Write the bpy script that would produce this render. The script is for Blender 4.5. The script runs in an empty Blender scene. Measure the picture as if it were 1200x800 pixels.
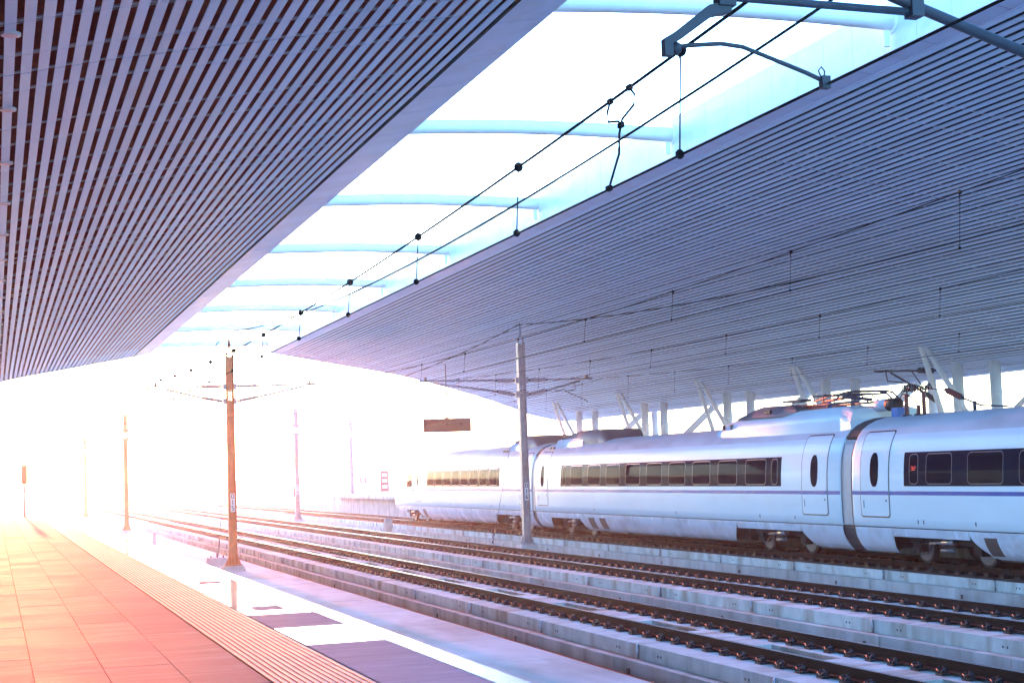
import bpy, math, random
from mathutils import Vector, Matrix
random.seed(7)
PI = math.pi
S = bpy.context.scene
COL = S.collection

# ------------------------------------------------------------------ camera, sky, sun, exposure
cam_d = bpy.data.cameras.new('camera'); cam = bpy.data.objects.new('camera', cam_d); COL.objects.link(cam)
S.camera = cam
cam_d.sensor_width = 36.0
cam_d.lens = 1858.24 / 1200 * 36
cam_d.clip_start = 0.1; cam_d.clip_end = 8000
CR = Vector((0.95019813, -0.30975903, -0.03424703)); CU = Vector((0.00772637, -0.08644213, 0.99622691)); CF = Vector((0.31155067, 0.94687755, 0.07974384))
cam.matrix_world = Matrix(((CR.x, CU.x, -CF.x, 0), (CR.y, CU.y, -CF.y, 0), (CR.z, CU.z, -CF.z, 2.83), (0, 0, 0, 1)))

SUN_EL, SUN_AZ = 4.3, 0.0          # azimuth measured from +Y (along the tracks) towards +X
W = bpy.data.worlds.new('World'); S.world = W; W.use_nodes = True
wn = W.node_tree.nodes; wl = W.node_tree.links
bg = wn['Background']; bg.inputs['Strength'].default_value = 0.15
sky = wn.new('ShaderNodeTexSky'); sky.sky_type = 'NISHITA'; sky.sun_disc = False
sky.sun_elevation = math.radians(SUN_EL); sky.sun_rotation = math.radians(SUN_AZ)
sky.air_density = 1.0; sky.dust_density = 0.5; sky.ozone_density = 4.2
wl.new(sky.outputs['Color'], bg.inputs['Color'])
sl = bpy.data.lights.new('sun', 'SUN'); sl.energy = 0.36; sl.angle = math.radians(0.5); sl.color = (1.0, 0.19, 0.085)
sun = bpy.data.objects.new('sun', sl); COL.objects.link(sun)
e, a = math.radians(SUN_EL), math.radians(SUN_AZ)
sdir = Vector((math.sin(a) * math.cos(e), math.cos(a) * math.cos(e), math.sin(e)))
sun.rotation_euler = sdir.to_track_quat('Z', 'Y').to_euler(); sun.location = (0, 0, 60)
S.view_settings.view_transform = 'Standard'; S.view_settings.look = 'None'
S.view_settings.gamma = 1.0; S.view_settings.use_curve_mapping = False
S.view_settings.exposure = 4.45
HAZE_DENSITY, HAZE_G = 0.0005, 0.85
try:
    S.cycles.use_denoising = True
    S.cycles.volume_bounces = 1; S.cycles.max_bounces = 8; S.cycles.diffuse_bounces = 4; S.cycles.glossy_bounces = 3
    S.cycles.transmission_bounces = 2; S.cycles.caustics_reflective = False; S.cycles.caustics_refractive = False
    S.cycles.sample_clamp_indirect = 6.0
except Exception:
    pass

# ------------------------------------------------------------------ materials
def nodes(name):
    m = bpy.data.materials.new(name); m.use_nodes = True
    return m, m.node_tree.nodes, m.node_tree.links, m.node_tree.nodes['Principled BSDF']
def mat(name, col, rough=0.5, metal=0.0, var=0.12, scale=3.0, stretch=(1, 1, 1), bump=0.0, bscale=60.0, dirt=None, dirt_amt=0.0, dirt_scale=(1, 1, 1), coat=0.0, rvar=0.1, spec=0.5, emit=None, coords='Object'):
    m, n, l, b = nodes(name)
    tc = n.new('ShaderNodeTexCoord'); mp = n.new('ShaderNodeMapping'); mp.inputs['Scale'].default_value = stretch
    if coords == 'World':
        g = n.new('ShaderNodeNewGeometry'); l.new(g.outputs['Position'], mp.inputs['Vector']); src = g.outputs['Position']
    else:
        l.new(tc.outputs['Object'], mp.inputs['Vector']); src = tc.outputs['Object']
    no = n.new('ShaderNodeTexNoise'); no.inputs['Scale'].default_value = scale; no.inputs['Detail'].default_value = 6
    l.new(mp.outputs['Vector'], no.inputs['Vector'])
    rp = n.new('ShaderNodeValToRGB')
    rp.color_ramp.elements[0].position = 0.3; rp.color_ramp.elements[1].position = 0.72
    rp.color_ramp.elements[0].color = (*[c * (1 - var) for c in col], 1)
    rp.color_ramp.elements[1].color = (*[min(1, c * (1 + var)) for c in col], 1)
    l.new(no.outputs['Fac'], rp.inputs['Fac'])
    out = rp.outputs['Color']
    if dirt:
        mp2 = n.new('ShaderNodeMapping'); mp2.inputs['Scale'].default_value = dirt_scale; l.new(src, mp2.inputs['Vector'])
        n2 = n.new('ShaderNodeTexNoise'); n2.inputs['Scale'].default_value = 1.0; n2.inputs['Detail'].default_value = 5; l.new(mp2.outputs['Vector'], n2.inputs['Vector'])
        r2 = n.new('ShaderNodeValToRGB'); r2.color_ramp.elements[0].position = 0.48; r2.color_ramp.elements[1].position = 0.7
        r2.color_ramp.elements[0].color = (0, 0, 0, 1); r2.color_ramp.elements[1].color = (dirt_amt,) * 3 + (1,)
        l.new(n2.outputs['Fac'], r2.inputs['Fac'])
        mx = n.new('ShaderNodeMixRGB'); mx.inputs['Color2'].default_value = (*dirt, 1)
        l.new(r2.outputs['Color'], mx.inputs['Fac']); l.new(out, mx.inputs['Color1']); out = mx.outputs['Color']
    l.new(out, b.inputs['Base Color'])
    if rvar:
        mr = n.new('ShaderNodeMapRange'); mr.inputs['To Min'].default_value = max(0.02, rough - rvar); mr.inputs['To Max'].default_value = min(1, rough + rvar)
        l.new(no.outputs['Fac'], mr.inputs['Value']); l.new(mr.outputs['Result'], b.inputs['Roughness'])
    else: b.inputs['Roughness'].default_value = rough
    b.inputs['Metallic'].default_value = metal; b.inputs['Coat Weight'].default_value = coat; b.inputs['Specular IOR Level'].default_value = spec
    if bump:
        n3 = n.new('ShaderNodeTexNoise'); n3.inputs['Scale'].default_value = bscale; n3.inputs['Detail'].default_value = 4; l.new(src, n3.inputs['Vector'])
        bp = n.new('ShaderNodeBump'); bp.inputs['Strength'].default_value = bump; bp.inputs['Distance'].default_value = 0.01
        l.new(n3.outputs['Fac'], bp.inputs['Height']); l.new(bp.outputs['Normal'], b.inputs['Normal'])
    if emit:
        b.inputs['Emission Color'].default_value = (*emit[0], 1); b.inputs['Emission Strength'].default_value = emit[1]
    return m
M = {}
M['slat'] = mat('slat_paint', (0.62, 0.81, 0.97), 0.42, var=0.05, scale=1.5, stretch=(1, 0.2, 1), rvar=0.05, coords='World', dirt=(0.52, 0.62, 0.78), dirt_amt=0.35, dirt_scale=(2.2, 0.5, 1))
def vary(m, amt):
    n = m.node_tree.nodes; l = m.node_tree.links; b = n['Principled BSDF']; src = b.inputs['Base Color'].links[0].from_socket
    oi = n.new('ShaderNodeObjectInfo'); mr = n.new('ShaderNodeMapRange'); mr.inputs['To Min'].default_value = 1 - amt; mr.inputs['To Max'].default_value = 1 + amt
    l.new(oi.outputs['Random'], mr.inputs['Value']); hs = n.new('ShaderNodeHueSaturation'); l.new(mr.outputs['Result'], hs.inputs['Value']); l.new(src, hs.inputs['Color']); l.new(hs.outputs['Color'], b.inputs['Base Color'])
vary(M['slat'], 0.10)
M['carrier'] = mat('carrier_steel', (0.5, 0.5, 0.55), 0.5, metal=0.2)
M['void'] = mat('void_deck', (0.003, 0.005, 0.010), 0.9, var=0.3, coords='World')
M['void_glow'] = mat('glow_tinted_deck', (0.30, 0.05, 0.018), 0.9, var=0.3, coords='World')  # orange glow in the left slat gaps, put into the deck colour
M['panel'] = mat('aluminium_panel', (0.55, 0.65, 0.85), 0.35, var=0.04, scale=0.8, coords='World', rvar=0.06, dirt=(0.42, 0.42, 0.46), dirt_amt=0.4, dirt_scale=(1.5, 1.2, 4))
M['white_steel'] = mat('white_painted_steel', (0.92, 0.88, 0.82), 0.5, var=0.04, scale=2, coords='World', spec=0.3)
M['fascia'] = mat('white_fascia_panel', (0.82, 0.80, 0.77), 0.5, var=0.04, scale=0.8, coords='World', dirt=(0.6, 0.6, 0.6), dirt_amt=0.4, dirt_scale=(1.5, 1.2, 3), spec=0.3)
M['galv'] = mat('galvanised_steel', (0.36, 0.37, 0.4), 0.5, metal=0.35, var=0.18, scale=5, coords='World', dirt=(0.2, 0.17, 0.15), dirt_amt=0.5, dirt_scale=(3, 3, 0.8))
M['mast_glow'] = mat('glow_tinted_mast_steel', (0.78, 0.19, 0.07), 0.6, var=0.15, scale=5, coords='World', dirt=(0.25, 0.08, 0.05), dirt_amt=0.5, dirt_scale=(3, 3, 0.8))  # grey steel masts with the orange glow painted into their colour
M['dark_steel'] = mat('dark_tube_steel', (0.05, 0.06, 0.085), 0.55, metal=0.0, var=0.2, scale=8)
M['wire'] = mat('copper_wire_dark', (0.02, 0.018, 0.022), 0.9, var=0.1, rvar=0, spec=0.1)
M['insul'] = mat('porcelain_insulator', (0.36, 0.31, 0.33), 0.25, var=0.08)
M['insul_red'] = mat('red_brown_insulator', (0.22, 0.035, 0.03), 0.35)
M['blue_plastic'] = mat('blue_plastic', (0.03, 0.2, 0.55), 0.4)
M['conc'] = mat('precast_concrete', (0.64, 0.63, 0.61), 0.85, var=0.16, scale=2.5, bump=0.35, bscale=45, coords='World', dirt=(0.27, 0.19, 0.12), dirt_amt=0.8, dirt_scale=(0.7, 1.7, 0.5))
M['conc_bed'] = mat('track_bed_concrete', (0.48, 0.47, 0.45), 0.88, var=0.2, scale=1.6, bump=0.4, bscale=30, coords='World', dirt=(0.26, 0.22, 0.18), dirt_amt=0.7, dirt_scale=(0.8, 2.1, 0.3))
M['pave'] = mat('ground_concrete', (0.66, 0.66, 0.65), 0.8, var=0.14, scale=0.9, bump=0.25, bscale=30, coords='World', dirt=(0.3, 0.28, 0.26), dirt_amt=0.6, dirt_scale=(0.9, 0.22, 1))
M['ground'] = mat('ground_gravel_concrete', (0.45, 0.45, 0.45), 0.9, var=0.25, scale=0.6, bump=0.4, bscale=20, coords='World')
M['water'] = mat('wet_stain', (0.13, 0.085, 0.05), 0.35, var=0.35, scale=4, coords='World', rvar=0.2)
M['rail'] = mat('rusty_rail_side', (0.025, 0.014, 0.012), 0.85, metal=0.0, spec=0.2, var=0.3, scale=6, stretch=(1, 0.3, 3), coords='World')
M['railtop'] = mat('polished_rail_head', (0.5, 0.48, 0.47), 0.28, metal=0.95, var=0.08, scale=4, stretch=(6, 0.2, 1), coords='World')
M['clip'] = mat('fastener_iron', (0.03, 0.027, 0.03), 0.45, metal=0.3, var=0.3, scale=30)
M['tile'] = mat('glow_tinted_paving_tile', (0.56, 0.19, 0.165), 0.72, var=0.10, scale=1.3, bump=0.06, bscale=300, coords='World', rvar=0.1, dirt=(0.68, 0.35, 0.29), dirt_amt=0.5, dirt_scale=(1.2, 6, 1), spec=0.12)  # reddish glow over the platform is painted into the tile colour
M['tile2'] = mat('glow_tinted_paving_tile_worn', (0.53, 0.19, 0.17), 0.75, var=0.12, scale=1.6, bump=0.06, bscale=300, coords='World', rvar=0.1, dirt=(0.50, 0.20, 0.17), dirt_amt=0.5, dirt_scale=(1.5, 4, 1), spec=0.12)  # worn variant, same reddish glow painted into its colour
M['joint'] = mat('tile_joint', (0.26, 0.12, 0.10), 0.9, var=0.1)
M['tact'] = mat('tactile_base', (0.20, 0.085, 0.075), 0.7, var=0.15, scale=4, coords='World', spec=0.15)
M['tactbar'] = mat('tactile_bar', (0.50, 0.36, 0.35), 0.55, var=0.12, scale=6, coords='World', spec=0.25)
M['granite'] = mat('polished_pale_granite', (0.60, 0.58, 0.60), 0.07, var=0.07, scale=1.2, coords='World', rvar=0.04, spec=0.6)
M['granite_grey'] = mat('flamed_grey_granite', (0.30, 0.27, 0.37), 0.75, var=0.15, scale=2, stretch=(1, 5, 1), coords='World', bump=0.1, bscale=120, spec=0.12)
M['edge'] = mat('platform_edge_white', (0.66, 0.66, 0.72), 0.25, var=0.06, coords='World')
M['train'] = mat('train_white_paint', (0.75, 0.88, 0.96), 0.3, var=0.02, scale=0.6, coords='World', coat=0.12, rvar=0.05, dirt=(0.64, 0.68, 0.72), dirt_amt=0.2, dirt_scale=(1, 0.9, 1.6), spec=0.3)
M['train_roof'] = mat('train_roof_paint', (0.66, 0.71, 0.78), 0.35, var=0.07, scale=0.8, coords='World', dirt=(0.35, 0.34, 0.36), dirt_amt=0.4, dirt_scale=(1.2, 0.5, 1))
M['skirt'] = mat('train_skirt_paint', (0.66, 0.72, 0.82), 0.25, var=0.05, scale=1.2, coords='World', coat=0.3, dirt=(0.38, 0.35, 0.34), dirt_amt=0.45, dirt_scale=(1, 1.6, 2.2))
M['stripe'] = mat('blue_stripe', (0.0, 0.08, 0.42), 0.25, var=0.03, coat=0.4, rvar=0)
M['band'] = mat('window_band_gloss', (0.006, 0.014, 0.034), 0.15, var=0.2, rvar=0.03, spec=0.012)
M['glass'] = mat('window_glass_dark', (0.004, 0.010, 0.022), 0.03, var=0.2, rvar=0.015, spec=0.008, coords='World')
M['wframe'] = mat('window_gasket', (0.10, 0.12, 0.16), 0.3, var=0.05)
M['seal'] = mat('rubber_seal', (0.008, 0.012, 0.022), 0.5, var=0.05)
M['rubber'] = mat('gangway_rubber', (0.03, 0.025, 0.027), 0.65, var=0.2)
M['gap_grey'] = mat('gangway_cover', (0.5, 0.48, 0.5), 0.5, var=0.08, scale=4, coords='World')
M['bogie'] = mat('bogie_iron', (0.012, 0.012, 0.015), 0.7, metal=0.0, var=0.3, scale=6)
M['steel'] = mat('bright_steel', (0.45, 0.46, 0.5), 0.3, metal=0.85, var=0.15)
M['grille'] = mat('brown_grille', (0.09, 0.065, 0.055), 0.6, var=0.25, scale=20, stretch=(1, 8, 1))
M['roof_grey'] = mat('roof_unit_grey', (0.14, 0.14, 0.17), 0.5, var=0.12)
M['sign'] = mat('sign_dark_panel', (0.012, 0.012, 0.04), 0.4, var=0.1)
M['signred'] = mat('sign_red_panel', (0.45, 0.10, 0.08), 0.4, var=0.08)
M['yellow'] = mat('yellow_panel', (0.75, 0.42, 0.03), 0.4, var=0.05)
M['plate'] = mat('number_plate_white', (0.75, 0.75, 0.75), 0.4, var=0.05)
M['ink'] = mat('black_ink', (0.02, 0.02, 0.025), 0.5, var=0.02)
M['grey_ink'] = mat('grey_lettering', (0.42, 0.45, 0.52), 0.3, var=0.02)
M['led'] = mat('red_led', (0.3, 0.01, 0.01), 0.4, var=0.02, emit=((1.0, 0.08, 0.05), 0.08))
M['lamp'] = mat('downlight_lens', (0.7, 0.72, 0.75), 0.2, var=0.05)

for _k, _a in (('tile', .035), ('tile2', .04), ('conc', .10), ('conc_bed', .12), ('pave', .07), ('granite', .05), ('granite_grey', .10), ('panel', .05), ('tact', .1), ('skirt', .05)): vary(M[_k], _a)
# ------------------------------------------------------------------ mesh helpers
class MB:
    def __init__(s): s.v = []; s.f = []; s.m = []; s.sm = []
    def add(s, vs, fs, mi=0, smooth=False):
        o = len(s.v); s.v += [tuple(p) for p in vs]
        s.f += [tuple(i + o for i in f) for f in fs]; s.m += [mi] * len(fs); s.sm += [smooth] * len(fs); return s
    def box(s, x0, x1, y0, y1, z0, z1, mi=0):
        return s.add([(x0, y0, z0), (x1, y0, z0), (x1, y1, z0), (x0, y1, z0), (x0, y0, z1), (x1, y0, z1), (x1, y1, z1), (x0, y1, z1)],
                     [(0, 3, 2, 1), (4, 5, 6, 7), (0, 1, 5, 4), (1, 2, 6, 5), (2, 3, 7, 6), (3, 0, 4, 7)], mi)
    def frustum(s, b, t, mi=0):   # b,t = (x0,x1,y0,y1,z)
        return s.add([(b[0], b[2], b[4]), (b[1], b[2], b[4]), (b[1], b[3], b[4]), (b[0], b[3], b[4]), (t[0], t[2], t[4]), (t[1], t[2], t[4]), (t[1], t[3], t[4]), (t[0], t[3], t[4])],
                     [(0, 3, 2, 1), (4, 5, 6, 7), (0, 1, 5, 4), (1, 2, 6, 5), (2, 3, 7, 6), (3, 0, 4, 7)], mi)
    def tube(s, pts, r, n=10, mi=0, cap=True, smooth=True):
        pts = [Vector(p) for p in pts]; rs = r if isinstance(r, (list, tuple)) else [r] * len(pts)
        rings = []; vs = []
        ref = None
        for i, p in enumerate(pts):
            d = (pts[min(i + 1, len(pts) - 1)] - pts[max(i - 1, 0)]).normalized()
            if ref is None: ref = Vector((0, 0, 1)) if abs(d.z) < 0.9 else Vector((0, 1, 0))
            u = d.cross(ref).normalized(); w = u.cross(d).normalized(); ref = w
            for k in range(n):
                t = 2 * PI * k / n; vs.append(p + (u * math.cos(t) + w * math.sin(t)) * rs[i])
        fs = [(i * n + k, i * n + (k + 1) % n, (i + 1) * n + (k + 1) % n, (i + 1) * n + k) for i in range(len(pts) - 1) for k in range(n)]
        s.add(vs, fs, mi, smooth)
        if cap:
            o = len(s.v) - len(vs)
            s.f += [tuple(o + k for k in range(n - 1, -1, -1)), tuple(o + (len(pts) - 1) * n + k for k in range(n))]; s.m += [mi, mi]; s.sm += [False, False]
        return s
    def prism(s, prof, y0, y1, mi=0, mis=None, smooth=False, caps=True):   # prof: list of (x,z) closed, extruded along Y
        n = len(prof); o = len(s.v)
        s.v += [(x, y0, z) for x, z in prof] + [(x, y1, z) for x, z in prof]
        for k in range(n):
            s.f.append((o + k, o + (k + 1) % n, o + n + (k + 1) % n, o + n + k)); s.m.append(mis[k] if mis else mi); s.sm.append(smooth)
        if caps:
            s.f += [tuple(o + k for k in range(n - 1, -1, -1)), tuple(o + n + k for k in range(n))]; s.m += [mi, mi]; s.sm += [False, False]
        return s
    def sphere(s, c, r, mi=0, n=8):
        vs = []; fs = []
        for i in range(1, n // 2 + 2):
            t = PI * (i - 0.5) / (n // 2 + 1)
            for k in range(n): vs.append((c[0] + r * math.sin(t) * math.cos(2 * PI * k / n), c[1] + r * math.sin(t) * math.sin(2 * PI * k / n), c[2] + r * math.cos(t)))
        for i in range(n // 2):
            for k in range(n): fs.append((i * n + k, (i + 1) * n + k, (i + 1) * n + (k + 1) % n, i * n + (k + 1) % n))
        fs += [tuple(range(n)), tuple((n // 2) * n + k for k in range(n - 1, -1, -1))]
        return s.add(vs, fs, mi, True)
    def mesh(s, name, mats):
        me = bpy.data.meshes.new(name); me.from_pydata(s.v, [], s.f); me.update()
        for m in (mats if isinstance(mats, (list, tuple)) else [mats]): me.materials.append(M[m] if isinstance(m, str) else m)
        me.polygons.foreach_set('material_index', s.m); me.polygons.foreach_set('use_smooth', s.sm)
        return me
    def build(s, name, mats, parent=None, loc=None):
        return link(name, s.mesh(name, mats), parent, loc)
def link(name, me, parent=None, loc=None, rot=None):
    o = bpy.data.objects.new(name, me); COL.objects.link(o)
    if parent is not None: o.parent = parent
    if loc is not None: o.location = loc
    if rot is not None: o.rotation_euler = rot
    return o
def tag(o, label=None, cat=None, group=None, kind=None):
    if label: o['label'] = label
    if cat: o['category'] = cat
    if group: o['group'] = group
    if kind: o['kind'] = kind
    return o
def thing(name, label, cat, loc=(0, 0, 0), group=None):
    o = bpy.data.objects.new(name, None); COL.objects.link(o); o.location = loc; o.empty_display_size = 0.2
    return tag(o, label, cat, group)
def copy_tree(o, parent=None):
    c = o.copy(); COL.objects.link(c); c.parent = parent
    for ch in list(o.children): copy_tree(ch, c)
    return c
def text(body, name, size, parent, loc, rot, m, extrude=0.004):
    cu = bpy.data.curves.new(name, 'FONT'); cu.body = body; cu.size = size; cu.extrude = extrude; cu.align_x = 'CENTER'; cu.align_y = 'CENTER'
    cu.materials.append(M[m]); tmp = bpy.data.objects.new(name, cu); COL.objects.link(tmp)
    bpy.context.view_layer.update()
    me = bpy.data.meshes.new_from_object(tmp.evaluated_get(bpy.context.evaluated_depsgraph_get()))
    bpy.data.objects.remove(tmp); o = bpy.data.objects.new(name, me); COL.objects.link(o)
    o.parent = parent; o.location = loc; o.rotation_euler = rot
    return o
FACE_CAM = (PI / 2, 0, 0)             # text plane facing -Y
FACE_LEFT = (PI / 2, 0, -PI / 2)      # text plane facing -X

GZ = -0.70
# ------------------------------------------------------------------ ground
tag(MB().add([(-3000, -400, GZ - 0.02), (3000, -400, GZ - 0.02), (3000, 5000, GZ - 0.02), (-3000, 5000, GZ - 0.02)], [(0, 1, 2, 3)]).build('ground', 'ground'), kind='structure')
pv = tag(MB().box(3.9, 10.2, -20, 180, GZ - 0.015, GZ - 0.004).build('pavement', 'joint'), 'pale concrete pavement strip between platform edge and first track', kind='structure')
pm = MB().box(-1.495, 1.495, -1.99, 1.99, -0.004, 0.006).mesh('paving_slab', 'pave')
for i in range(40):
    for k in range(2):
        link('paving_slab', pm, pv, (5.55 + 3.05 * k, -10 + 4.0 * i, GZ + 0.002 * ((i * 7 + k * 3) % 3)))

# ------------------------------------------------------------------ near platform
PZ = 1.25
PL = bpy.data.objects.new('platform', None); COL.objects.link(PL)
tag(PL, 'near station platform paved with tiles coloured with a reddish glow and a ribbed tactile strip', kind='structure')
MB().box(-14, 3.55, -15, 190, GZ, PZ - 0.02).build('platform_body', 'joint', PL)
TW, TL = 0.575, 1.15
random.seed(3)
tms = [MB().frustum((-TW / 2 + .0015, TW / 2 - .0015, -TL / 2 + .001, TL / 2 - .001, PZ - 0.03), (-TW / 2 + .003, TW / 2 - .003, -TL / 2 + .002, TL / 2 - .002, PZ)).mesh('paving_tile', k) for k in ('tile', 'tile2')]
far = MB(); cnt = 0
for c in range(28):
    x = 2.03 - TW / 2 - TW * c
    for r in range(175):
        y = -10 + TL * r + (TL / 2 if c % 2 else 0.13 * (c % 3))
        dz = random.uniform(-0.0015, 0.0015)
        if -0.2 < x and 11.0 < y < 62 and cnt < 290:
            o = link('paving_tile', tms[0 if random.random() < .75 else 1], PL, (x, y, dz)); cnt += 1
        else:
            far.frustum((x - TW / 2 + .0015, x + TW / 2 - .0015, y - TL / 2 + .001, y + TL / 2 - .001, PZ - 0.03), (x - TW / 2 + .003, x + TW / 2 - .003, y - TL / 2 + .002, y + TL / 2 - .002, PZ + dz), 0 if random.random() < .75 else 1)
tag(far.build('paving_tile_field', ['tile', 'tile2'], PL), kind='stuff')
# tactile strip: 0.6 m tiles with twelve raised bars
tb = MB().box(-0.355, 0.355, -0.297, 0.297, PZ - 0.03, PZ - 0.001)
for k in range(13):
    x = -0.33 + 0.055 * k
    tb.frustum((x - .016, x + .016, -0.297, 0.297, PZ - .001), (x - .010, x + .010, -0.292, 0.292, PZ + .006), 1)
tbm = tb.mesh('tactile_tile', ['tact', 'tactbar'])
for r in range(190):
    link('tactile_tile', tbm, PL, (2.40, -5 + 0.6 * r, 0.001 * (r % 3)))
# polished granite border slabs and grey flamed slabs
GL = 1.8
gm = {k: MB().box(-0.375, 0.375, -GL / 2 + .003, GL / 2 - .003, PZ - 0.04, PZ).mesh('border_slab', k) for k in ('granite', 'granite_grey')}
for r in range(64):
    y = -4 + GL * r
    near = y < 15.5
    link('border_slab', gm['granite_grey' if near or r in (12, ) else 'granite'], PL, (3.15, y, 0.0007 * ((r * 5) % 4)))
    if not near and r % 3 == 1 and y < 30:
        MB().box(-0.16, 0.2, -0.30, 0.30, PZ - .01, PZ + .0035).build('inset_slab', 'granite_grey', PL, (3.12, y, 0))
for r in range(75):
    MB().box(3.535, 3.76, -4 + 1.5 * r + .004, -2.5 + 1.5 * r - .004, PZ - 0.18, PZ + .004).build('edge_stone', 'edge', PL)

# ------------------------------------------------------------------ tracks
def rail_prof():
    h = [(0.036, 0.0), (0.036, -0.028), (0.008, -0.042), (0.008, -0.145), (0.075, -0.162), (0.075, -0.174)]
    p = [(x, z) for x, z in h] + [(-x, z) for x, z in reversed(h)]
    return [(x, z) for x, z in p]
def rail_mesh(y0, y1):
    p = rail_prof(); n = len(p); mis = [0] * n; mis[n - 1] = 1
    return MB().prism(p, y0, y1, mis=mis, caps=True).mesh('rail', ['rail', 'railtop'])
def clip_geo(b, ox=0, oy=0):
    b.box(ox - .20, ox + .20, oy - .09, oy + .09, -0.205, -0.176)
    for s in (-1, 1):
        x = ox + s * 0.125
        b.box(x - .035, x + .035, oy - .055, oy + .055, -0.176, -0.14)
        b.tube([(x, oy, -.17), (x, oy, -.085)], .022, 6, cap=True)
        for q in (-1, 1):
            b.tube([(x + s * .05, oy + q * .02, -.165), (x + s * .055, oy + q * .075, -.125), (x, oy + q * .085, -.105), (x - s * .045, oy + q * .045, -.15)], .013, 5, cap=False)
    return b
clipm = clip_geo(MB()).mesh('fastener', 'clip')
def frame_slab(L, hw=1.4, hx=0.42, hy=1.15, z0=-0.46, z1=-0.21, top='conc'):
    b = MB(); L2 = L / 2
    xs = [-hw, -hx, hx, hw]; ys = [-L2, -hy, hy, L2]
    vs = [(x, y, z) for z in (z0, z1) for y in ys for x in xs]
    I = lambda i, j, k: k * 16 + j * 4 + i
    fs = []
    for j in range(3):
        for i in range(3):
            if i == 1 and j == 1: continue
            fs.append((I(i, j, 1), I(i + 1, j, 1), I(i + 1, j + 1, 1), I(i, j + 1, 1)))
    for i in range(3):
        fs.append((I(i, 0, 0), I(i + 1, 0, 0), I(i + 1, 0, 1), I(i, 0, 1))); fs.append((I(i + 1, 3, 0), I(i, 3, 0), I(i, 3, 1), I(i + 1, 3, 1)))
        fs.append((I(0, i + 1, 0), I(0, i, 0), I(0, i, 1), I(0, i + 1, 1))); fs.append((I(3, i, 0), I(3, i + 1, 0), I(3, i + 1, 1), I(3, i, 1)))
    fs += [(I(1, 1, 1), I(1, 2, 1), I(1, 2, 0), I(1, 1, 0)), (I(2, 2, 1), I(2, 1, 1), I(2, 1, 0), I(2, 2, 0)), (I(2, 1, 1), I(1, 1, 1), I(1, 1, 0), I(2, 1, 0)), (I(1, 2, 1), I(2, 2, 1), I(2, 2, 0), I(1, 2, 0))]
    b.add(vs, fs)
    for yy in (-1.6, 1.6):
        for d in (-.06, .06): b.box(-hw - .004, -hw, yy + d - .018, yy + d + .018, -.36, -.32, 1)
    b.m = [2 if i < 8 else k for i, k in enumerate(b.m)]
    return b.mesh('track_slab', ['conc', 'ink', top])
SL = 5.0
M['conc_dirty_shade'] = mat('brake_dust_shade_concrete', (0.03, 0.024, 0.022), 0.9, var=0.3, scale=1.5, coords='World', bump=0.3, bscale=40)  # brake dust, plus the shade under the train painted in as near-black
slabm = frame_slab(SL - 0.06); slab_dirty_shade = frame_slab(SL - 0.06, top='conc_dirty_shade')
def bed_geo(L, hw):
    b = MB()
    b.add([(-hw, 0, -0.73), (hw, 0, -0.73), (hw, L, -0.73), (-hw, L, -0.73), (-hw, 0, -0.47), (hw, 0, -0.47), (hw, L, -0.47), (-hw, L, -0.47)],
          [(4, 5, 6, 7), (0, 1, 5, 4), (1, 2, 6, 5), (2, 3, 7, 6), (3, 0, 4, 7)])
    return b.mesh('bed_block', 'conc_bed')
def track(cx, label, ynear, yfar=330, detail=True, offset=0.0, slab=None):
    t = thing('railway_track', label, 'track', (cx, 0, 0))
    for s in (-1, 1):
        link('rail', RAILM, t, (s * 0.7525, 0, 0))
    bm_ = bed_geo(3.97, 1.6)
    for i in range(40): link('track_bed', bm_, t, (0.004 * ((i * 3) % 5 - 2), -10 + 4 * i, 0.002 * (i % 3)))
    dn = MB().box(-1.622, -1.592, -.04, .04, -.70, -.60).mesh('drain_notch', 'ink')
    for i in range(14): link('drain_notch', dn, t, (0, 12.3 + offset + 6.1 * i, 0))
    MB().box(-1.6, 1.6, 150.2, yfar, -.73, -.474).build('far_track_bed', 'conc_bed', t)
    for i in range(28):
        link('track_slab', slab or slabm, t, (0.005 * ((i * 5) % 7 - 3), -8 + offset + SL * i, 0))
    MB().box(-1.4, 1.4, -8 + offset + SL * 27.6, yfar, -.46, -.214).build('far_track_slab', 'conc', t)
    pud = MB().box(-0.418, 0.418, -1.145, 1.145, -0.468, -0.30).mesh('pocket_fill', 'water')
    mor = MB().box(-1.37, 1.37, -0.028, 0.028, -0.455, -0.235).mesh('slab_joint', 'joint')
    pip = MB().tube([(-1.43, -.02, -.45), (-1.44, -.02, -.26), (-1.41, .02, -.225)], .022, 6).mesh('joint_pipe', 'steel')
    for i in range(28):
        link('pocket_fill', pud, t, (0, -8 + offset + SL * i, 0))
        if i: link('slab_joint', mor, t, (0, -8 + offset + SL * (i - .5), 0)); link('joint_pipe', pip, t, (0, -8 + offset + SL * (i - .5), 0))
    if detail:
        k = 0; rest = MB()
        y = 8.0
        while y < 125:
            for s in (-1, 1):
                if ynear <= y <= ynear + 38: link('fastener', clipm, t, (s * 0.7525, y, 0)); k += 1
                elif y > ynear and y < 120: clip_geo(rest, s * 0.7525, y)
            y += 0.625
        tag(rest.build('far_fasteners', 'clip', t), kind='stuff')
    return t
RAILM = rail_mesh(-15, 330)
T1, T2, T3 = 11.8, 17.05, 24.0
track(T1, 'empty railway track nearest the platform, sunlit concrete slabs with rows of rail clips', 17, offset=0.8)
track(T2, 'empty middle railway track between the near track and the train', 22, offset=2.0)
track(T3, 'railway track in shade under the white train', 30, offset=3.1, slab=slab_dirty_shade)
track(5.5, 'railway track hidden below the platform edge', 300, detail=False)
for i, (x, lb) in enumerate(((30.4, 'distant railway track on the far side right of the white platform end'),)):
    pass

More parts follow.
